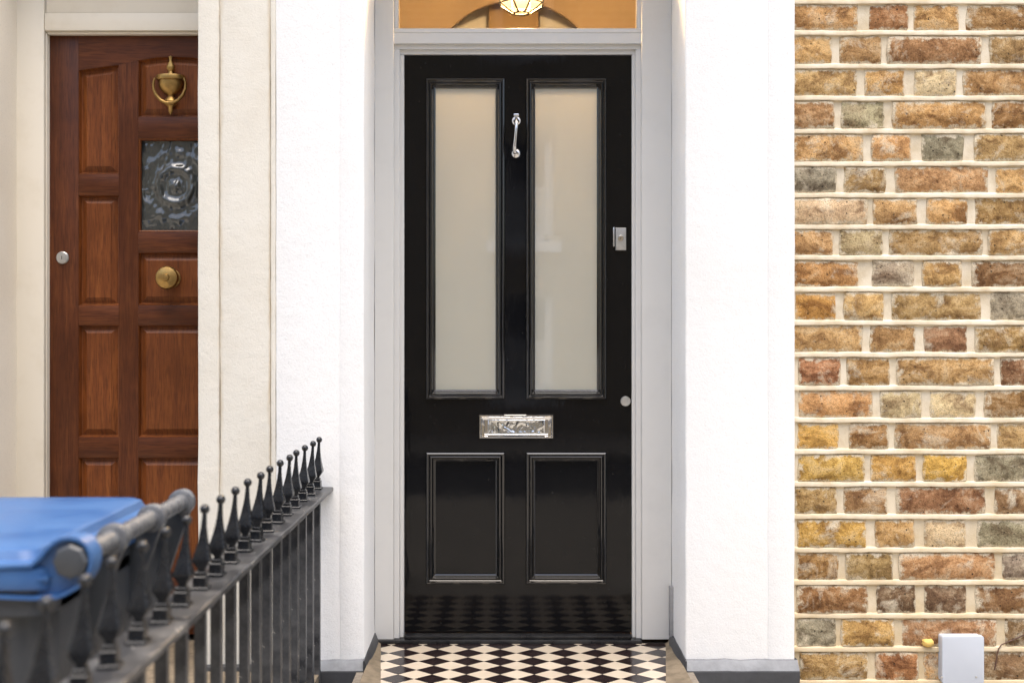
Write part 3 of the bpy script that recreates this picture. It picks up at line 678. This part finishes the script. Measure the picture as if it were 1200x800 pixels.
raised([(nx(162), dz(137)), (nx(246), dz(137)), (nx(246), dz(71)), (nx(226), dz(67.5)), (nx(204), dz(66.5)), (nx(182), dz(67.5)), (nx(162), dz(71))])
raised(pr4(162, 246, 296, 296, 357)); raised(pr4(162, 246, 381, 381, 512)); raised([(nx(162), .2), (nx(246), .2), (nx(246), dz(536)), (nx(162), dz(536))])
loft_xz('glazing_bead', wp_, WD, pr4(162, 246, 162, 162, 272), [(-.002, YD + .004), (.002, YD + .001), (.006, YD + .004), (.0075, YD + .014)], False, 30)
def bullseye():
    bm = bmesh.new(); x0, x1, z0, z1 = nx(164), nx(244), dz(270.5), dz(163.5); nxs, nzs = 84, 110; cx, cz = nx(204), dz(217)
    pts = [Vector((rnd.uniform(x0, x1), rnd.uniform(z0, z1))) for _ in range(34)]
    g = []
    for j in range(nzs + 1):
        row = []
        for i in range(nxs + 1):
            x = x0 + (x1 - x0) * i / nxs; z = z0 + (z1 - z0) * j / nzs; r = math.hypot(x - cx, z - cz)
            ds = sorted((Vector((x + .012 * noise.noise(Vector((x * 30, z * 30, 8))), z + .012 * noise.noise(Vector((x * 30, z * 30, 18))))) - p).length for p in pts)[:2]; ridge = math.exp(-((ds[1] - ds[0]) / .010) ** 2)
            wv_ = noise.noise(Vector((x * 22, z * 14, 3)))
            h = .0030 * ridge * max(0, .35 + wv_) * min(1, max(0, (r - .075) / .03)) + .0050 * noise.noise(Vector((x * 26 + 2 * wv_, z * 15, 0))) + .0014 * noise.noise(Vector((x * 80, z * 50, 4)))
            h += .012 * math.exp(-(r / .019) ** 2) + .010 * math.exp(-((r - .058) / .014) ** 2) + .004 * math.exp(-((r - .112 - .01 * wv_) / .012) ** 2)
            row.append(bm.verts.new((x, YD + .020 - h, z)))
        g.append(row)
    for j in range(nzs):
        for i in range(nxs): bm.faces.new((g[j][i], g[j][i + 1], g[j + 1][i + 1], g[j + 1][i]))
    return from_bm('bullion_pane', bm, M['bullseye'], WD, 180)
bullseye()
# urn knocker in aged brass
ux, uz = nx(200.5), dz(100); S = 1 / 349.0
uk = lathe('knocker', M['brass'], WD, [(.001, 34 * S), (2.2 * S, 33 * S), (1.6 * S, 28 * S), (4.5 * S, 22 * S), (4.8 * S, 19 * S), (2.4 * S, 15.5 * S), (3.4 * S, 13 * S), (16.5 * S, 11 * S), (17.5 * S, 9 * S), (16.8 * S, 5.5 * S), (13.8 * S, 5 * S), (14.2 * S, 0 * S), (12.6 * S, -5 * S), (9 * S, -9 * S), (4 * S, -11.5 * S), (3 * S, -13 * S), (5.5 * S, -16 * S), (8 * S, -19 * S), (7 * S, -23 * S), (3.2 * S, -26 * S), (2.6 * S, -31 * S), (.001, -35 * S)], (ux, YD - .006, uz), 'z', 26, 50)
for v in uk.data.vertices: v.co.y = (YD - .006) + (v.co.y - (YD - .006)) * .62
lp_ = [(-17, 7), (-18.8, 1), (-18.5, -6), (-15.5, -13), (-10, -19), (-4, -22), (4, -22), (10, -19), (15.5, -13), (18.5, -6), (18.8, 1), (17, 7)]
tube('ring', M['brass'], uk, [(ux + a * S, YD - .020, uz + b * S) for a, b in lp_], [.0035, .0042, .005, .0058, .006, .006, .006, .006, .0058, .005, .0042, .0035], 12)
lathe('door_knob', M['brass'], WD, [(.032, 0), (.032, .004), (.024, .008), (.016, .012), (.015, .022), (.028, .030), (.037, .040), (.039, .050), (.035, .058), (.022, .063), (.012, .0645), (.010, .068), (.001, .0695)], (nx(200), YD + .006, dz(326)), 'y', 32)
cy = lathe('lock_cylinder', M['steel'], WD, [(.021, 0), (.021, .004), (.018, .007), (.011, .0075), (.011, .009), (.001, .009)], (nx(73.5), YD, dz(302)), 'y', 28)
box('keyhole', M['dark_hole'], cy, nx(73.5) - .001, nx(73.5) + .001, YD - .0096, YD - .008, dz(304), dz(300))
# frame
nf = thing('door_frame', (nx(203), YF, 0), 'weathered cream painted frame around the brown wooden door', 'door frame')
fc = M['frame_cream']; XN = PX(19.5, YF)
box('jamb', fc, nf, XN - .02, PX(51.5, YF), YF, YF + .1, 0, FT, .004)
box('stop', fc, nf, PX(51.8, YF), PX(58.3, YD), YF + .014, YF + .098, 0, PZ(37, YF), .003)
box('head', fc, nf, PX(51.8, YF), -.575, YF + .002, YF + .1, PZ(36, YF), PZ(15, YF), .004)
box('head_stop', fc, nf, PX(58.6, YD), -.61, YF + .014, YF + .098, PZ(40, YF + .014), PZ(36.3, YF), .002)
box('top_board', fc, nf, PX(52.2, YF), -.575, YF + .012, YF + .1, PZ(14.6, YF), FT, .003)
box('jamb', fc, nf, -.618, -.575, YF, YF + .1, 0, PZ(37, YF), .004)
nrev = thing('pilaster', (XN - .25, 0, GZ), 'cream rendered pilaster on the far side of the wooden door', 'pilaster')
M['cream_smooth'] = render_mat('cream_smooth_render', (.80, .73, .61, 1), (.66, .56, .42, 1), .4, .2)
pilaster_piece('shaft', M['cream_smooth'], nrev, XN - .5, XN, 0, .45, GZ, ZT)
struct(box('neighbour_porch_floor', M['cement'], None, XN - .01, -.56, -.36, YF + .12, GZ, -.002))
struct(box('neighbour_porch_soffit', M['cream_render'], None, XN - .01, -.56, .145, YF + .12, FT + .002, ZT))
struct(box('upper_storey', M['far_brick'], None, -14, 14, .02, 8, 3.5, 6.8))
struct(box('facade_band', M['white_render'], None, XN - .5, XB1, .002, YF + .2, ZT + .001, 3.499))
struct(box('adjoining_facade', M['far_brick'], None, -14, XN - .502, .03, .4, GZ, 3.499))
struct(box('bay_facade', M['far_brick'], None, XB1 + .001, 14, .03, .4, GZ, 3.499))
struct(prism('house_roof', M['slate'], None, [(-.15, 6.8), (4, 8.6), (8.2, 6.8)], 'x', -14, 14))
struct(box('house_back_wall', M['hall_wall'], None, XN - .5, HX0 - .105, YF + .14, YF + .3, GZ, ZT))

# ------------------------------------------------------------------ iron railing
XF = -.567; RT = .558; S0 = .127; Y0 = -.054; NR = 20
rl = thing('iron_railing', (XF, Y0, GZ), 'black cast iron railing with ball-topped spear finials ending at the white pilaster', 'railing')
yend = Y0 - S0 * (NR - 1) - .08
bm = bmesh.new(); n = 80; rws = []
for k in range(n + 1):
    y = yend + (-.001 - yend) * k / n; j = lambda s: noise.noise(Vector((s, y * 8, 0))) * .0012
    rws.append([bm.verts.new((x + j(i), y, z + j(i + 9))) for i, (x, z) in enumerate(((-.612, RT - .002), (-.609, RT), (-.5275, RT), (-.5245, RT - .0025), (-.5245, RT - .012), (-.527, RT - .0145), (-.612, RT - .0145)))])
for a, b in zip(rws, rws[1:]):
    for k in range(7): bm.faces.new((a[k], a[(k + 1) % 7], b[(k + 1) % 7], b[k]))
bm.faces.new(rws[0]); bm.faces.new(rws[-1])
from_bm('top_rail', bm, M['rail'], rl, 30)
box('bottom_rail', M['rail'], rl, -.585, -.549, yend, -.03, GZ + .10, GZ + .112, .002)
def sq_loft(bm, prof, cx=0, cy=0, cz=0):
    prev = None; first = None
    for h, z in prof:
        r = [bm.verts.new((cx + sx * h, cy + sy * h, cz + z)) for sx, sy in ((-1, -1), (1, -1), (1, 1), (-1, 1))]
        if prev:
            for k in range(4): bm.faces.new((prev[k], prev[(k + 1) % 4], r[(k + 1) % 4], r[k]))
        else: first = r
        prev = r
    bm.faces.new(first); bm.faces.new(prev)
bm = bmesh.new(); sq_loft(bm, [(.0060, .030), (.0065, .038), (.0158, .054), (.0152, .059), (.0122, .071), (.0093, .085), (.0068, .100), (.0050, .116), (.0040, .130), (.0036, .143)])
bmesh.ops.bevel(bm, geom=bm.edges[:], offset=.0010, segments=1, affect='EDGES')
lathe('ball', None, None, [(.0008, .1385)] + [(.0092 * math.sin(math.pi * k / 10), .150 - .0092 * math.cos(math.pi * k / 10)) for k in range(1, 10)] + [(.0008, .1595)], (0, 0, 0), 'z', 16, bm=bm)
fin_me = from_bm('finial', bm, M['iron'], None, 35); fm = fin_me.data; bpy.data.objects.remove(fin_me)
bm = bmesh.new(); add_box(bm, -.0125, .0125, -.0125, .0125, 0, .026, .0015, 1); add_box(bm, -.0165, .0165, -.0165, .0165, .0, .006, .0012, 1); add_box(bm, -.0105, .0105, -.0105, .0105, .026, .034, .002, 1)
c_o = from_bm('collar', bm, M['iron'], None, 35); cm = c_o.data; bpy.data.objects.remove(c_o)
bm = bmesh.new(); add_box(bm, -.0105, .0105, -.0105, .0105, GZ, RT - .014, .0015, 1)
b_o = from_bm('bar', bm, M['rail'], None, 35); bmE = b_o.data; bpy.data.objects.remove(b_o)
frng = random.Random(4)
for k in range(NR):
    y = Y0 - S0 * k + (frng.uniform(-.004, .004) if k else 0)
    f = bpy.data.objects.new('finial', fm); COL.objects.link(f); f['own'] = 1; f.location = (XF, y, RT); attach(f, rl)
    f.rotation_euler = (frng.gauss(0, .018), R(2.4) + frng.gauss(0, .012), frng.gauss(0, .06))
    c = bpy.data.objects.new('collar', cm); COL.objects.link(c); c.parent = f; c.rotation_euler = (0, -R(2.4), 0)
    b = bpy.data.objects.new('bar', bmE); COL.objects.link(b); b.location = (XF, y, 0); attach(b, rl); b.rotation_euler = (0, 0, frng.gauss(0, .05))

# ------------------------------------------------------------------ wheelie bin with blue lid
bx, bz = -.66, .690
wb = thing('wheelie_bin', (-1.0, -1.55, GZ), 'dark grey wheelie bin with blue lid behind the iron railing', 'wheelie bin')
yn, yf = -1.864, -1.215
def loft_z(name, m, parent, rings, cap=True, bev=0, smooth=35):
    bm = bmesh.new(); prev = None
    for (x0, x1, y0, y1, r, z) in rings:
        q = rrect(x0, x1, y0, y1, r, 4); ring = [bm.verts.new((p[0], p[1], z)) for p in q]
        if prev:
            for i in range(len(ring)): bm.faces.new((prev[i], prev[(i + 1) % len(ring)], ring[(i + 1) % len(ring)], ring[i]))
        else: bm.faces.new(ring)
        prev = ring
    if cap: bm.faces.new(prev)
    return from_bm(name, bm, m, parent, smooth)
loft_z('body', M['bin_grey'], wb, [(-1.20, -.78, -1.77, -1.32, .03, GZ + .02), (-1.29, -.725, -1.83, -1.255, .04, .55), (-1.29, -.725, -1.83, -1.255, .04, .60), (-1.335, -.700, -1.855, -1.230, .03, .605), (-1.335, -.700, -1.855, -1.230, .03, .650)])
lid = loft_z('lid', M['bin_blue'], wb, [(-1.345, -.690, -1.862, -1.225, .03, .646), (-1.350, -.688, -1.864, -1.223, .03, .652), (-1.345, -.690, -1.860, -1.226, .03, .678), (-1.335, -.702, -1.850, -1.236, .03, .684), (-1.330, -.722, -1.835, -1.250, .03, .687), (-1.325, -.728, -1.828, -1.256, .03, .700), (-1.318, -.736, -1.82, -1.264, .03, .704), (-1.24, -.90, -1.74, -1.34, .05, .706)])
loft_z('lid_hump', M['bin_blue'], lid, [(-1.31, -1.00, -1.81, -1.27, .03, .700), (-1.30, -1.03, -1.79, -1.29, .03, .728), (-1.28, -1.05, -1.77, -1.31, .03, .732)])
sc_ = (yn + CAM_D) / FPX
ear = [(-40, 664), (8, 662), (35, 661), (45, 652), (53, 642), (62, 634), (70, 630), (80, 628.5), (92, 630.5), (101, 637), (107, 648), (108, 660), (105, 673), (98, 684), (87, 692), (75, 698.5), (65, 702), (35, 703), (-40, 700)]
ep = [((a - VPX) * sc_, EYE - (b - VPY) * sc_) for a, b in ear][::-1]
def ear_piece(y0, y1):
    bm = bmesh.new(); rim = .005
    o0 = [bm.verts.new((p[0], y0, p[1])) for p in ep]; o1 = [bm.verts.new((p[0], y1, p[1])) for p in ep]
    ii = [bm.verts.new((p.x, y0, p.y)) for p in inset(ep, rim)]; i1 = [bm.verts.new((p.x, y0 + .014, p.y)) for p in inset(ep, rim + .001)]
    n = len(ep)
    for a, b in ((o1, o0), (o0, ii), (ii, i1)):
        for k in range(n): bm.faces.new((a[k], a[(k + 1) % n], b[(k + 1) % n], b[k]))
    bm.faces.new(i1); bm.faces.new(o1)
    return from_bm('hinge_ear', bm, M['bin_blue'], lid, 35)
ear_piece(yn, yn + .045)
def q(a, b): return ((a - VPX) * sc_, EYE - (b - VPY) * sc_)
for pts in ([(-40, 682), (56, 678)],):
    a, b = q(*pts[0]), q(*pts[1]); d = (Vector(b) - Vector(a)).normalized(); nn = Vector((-d.y, d.x)) * .0028
    prism('rib', M['bin_blue'], lid, [Vector(a) + nn, Vector(a) - nn, Vector(b) - nn, Vector(b) + nn], 'y', yn + .0015, yn + .016)
bar = tube('handle_bar', M['bin_bar'], wb, [(bx, yn + .01, bz), (bx, yf, bz)], .0165, 24)
lathe('end_cap', M['bin_grey'], wb, [(.0265, 0), (.0265, .012), (.0235, .016), (.0225, .0165), (.001, .0165)], (bx + .001, yn + .008, bz + .001), 'y', 8, 30)
bm_bracket = None
for y in (-1.665, -1.44, -1.232):
    c = [(bx + .0245 * math.cos(R(a)), bz + .0245 * math.sin(R(a))) for a in range(-40, 171, 15)]
    poly = c + [(-.712, .655), (-.728, .50), (-.700, .50), (-.668, .60)]
    prism('bracket', M['bin_grey'], wb, poly, 'y', y - .009, y + .009, 0, 30)
    lathe('ring', M['bin_bar'], wb, [(.0235, -.012), (.0262, -.010), (.0262, .010), (.0235, .012)], (bx, y, bz), 'y', 24)
box('back_panel', M['bin_grey'], wb, -.735, -.700, -1.80, -1.24, .46, .63, .006)
for y in (-1.78, -1.31):
    wl = lathe('wheel', M['rubber'], wb, [(.06, -.022), (.095, -.022), (.10, -.015), (.10, .015), (.095, .022), (.06, .022)], (-.735, y, GZ + .1), 'y', 28)
    lathe('hub', M['bin_grey'], wl, [(.058, -.020), (.05, -.024), (.012, -.026), (.012, .026), (.05, .024), (.058, .020)], (-.735, y, GZ + .1), 'y', 20)

# ------------------------------------------------------------------ house across the street (seen mirrored in the door)
YO = -12.0
oh = thing('terraced_house', (0, YO, GZ), 'pale brick terraced house with white sash windows mirrored in the door panes', 'house')
sv = 1400 / (CAM_D + YD + .02 + (YD + .02) - YO)       # photo pixels per metre in the mirror image
def mx(p): return (p - VPX) / sv
def mz(p): return EYE + (VPY - p) / sv
wins = []
for cx in (-7.4, -4.6, -1.9, mx(614), 2.9, 5.6, 8.2):
    wins += [(cx, mz(283), mz(160)), (cx, mz(462), mz(342)), (cx, mz(60), mz(-60))]
W2 = 35 / sv
xs_ = sorted({-12.0, 12.0} | {round(c + s * W2, 4) for c, _, _ in wins for s in (-1, 1)}); zs_ = sorted({GZ - .4, 6.6} | {round(v, 4) for _, a, b in wins for v in (a, b)})
bm = bmesh.new()
for i in range(len(xs_) - 1):
    for j in range(len(zs_) - 1):
        mxx, mzz = (xs_[i] + xs_[i + 1]) / 2, (zs_[j] + zs_[j + 1]) / 2
        if any(abs(mxx - c) < W2 and a < mzz < b for c, a, b in wins): continue
        add_box(bm, xs_[i], xs_[i + 1], YO - .25, YO, zs_[j], zs_[j + 1])
from_bm('wall', bm, M['far_brick'], oh)
box('back_wall', M['dark_hole'], oh, -11.9, 11.9, YO - 4, YO - 3.9, GZ - .4, 6.6)
prism('roof', M['slate'], oh, [(YO + .15, 6.6), (YO - 4.2, 8.6), (YO - 8, 6.6)], 'x', -12, 12)
for c, a, b in wins:
    yw_ = YO - .10
    wd = thing_ = box('window', M['far_white'], oh, c - W2, c + W2, yw_ - .05, yw_ - .01, (a + b) / 2 - .03, (a + b) / 2 + .03)
    for s in (-1, 1): box('sash_stile', M['far_white'], wd, c + s * W2, c + s * (W2 - .12), yw_ - .05, yw_, a, b)
    box('sash_rail', M['far_white'], wd, c - W2 + .075, c + W2 - .075, yw_ - .05, yw_, a, a + .10); box('sash_rail', M['far_white'], wd, c - W2 + .075, c + W2 - .075, yw_ - .05, yw_, b - .07, b)
    box('pane', M['far_glass'], wd, c - W2 + .07, c + W2 - .07, yw_ - .035, yw_ - .03, a + .05, b - .05)
    box('sill', M['far_white'], wd, c - W2 - .10, c + W2 + .10, YO - .12, YO + .12, a - .15, a)
    if a < 4:
        zz = a + .12
        while zz < (a + b) / 2 - .06: box('shutter_slat', M['far_white'], wd, c - W2 + .08, c + W2 - .08, yw_ - .028, yw_ - .012, zz, zz + .03); zz += .055
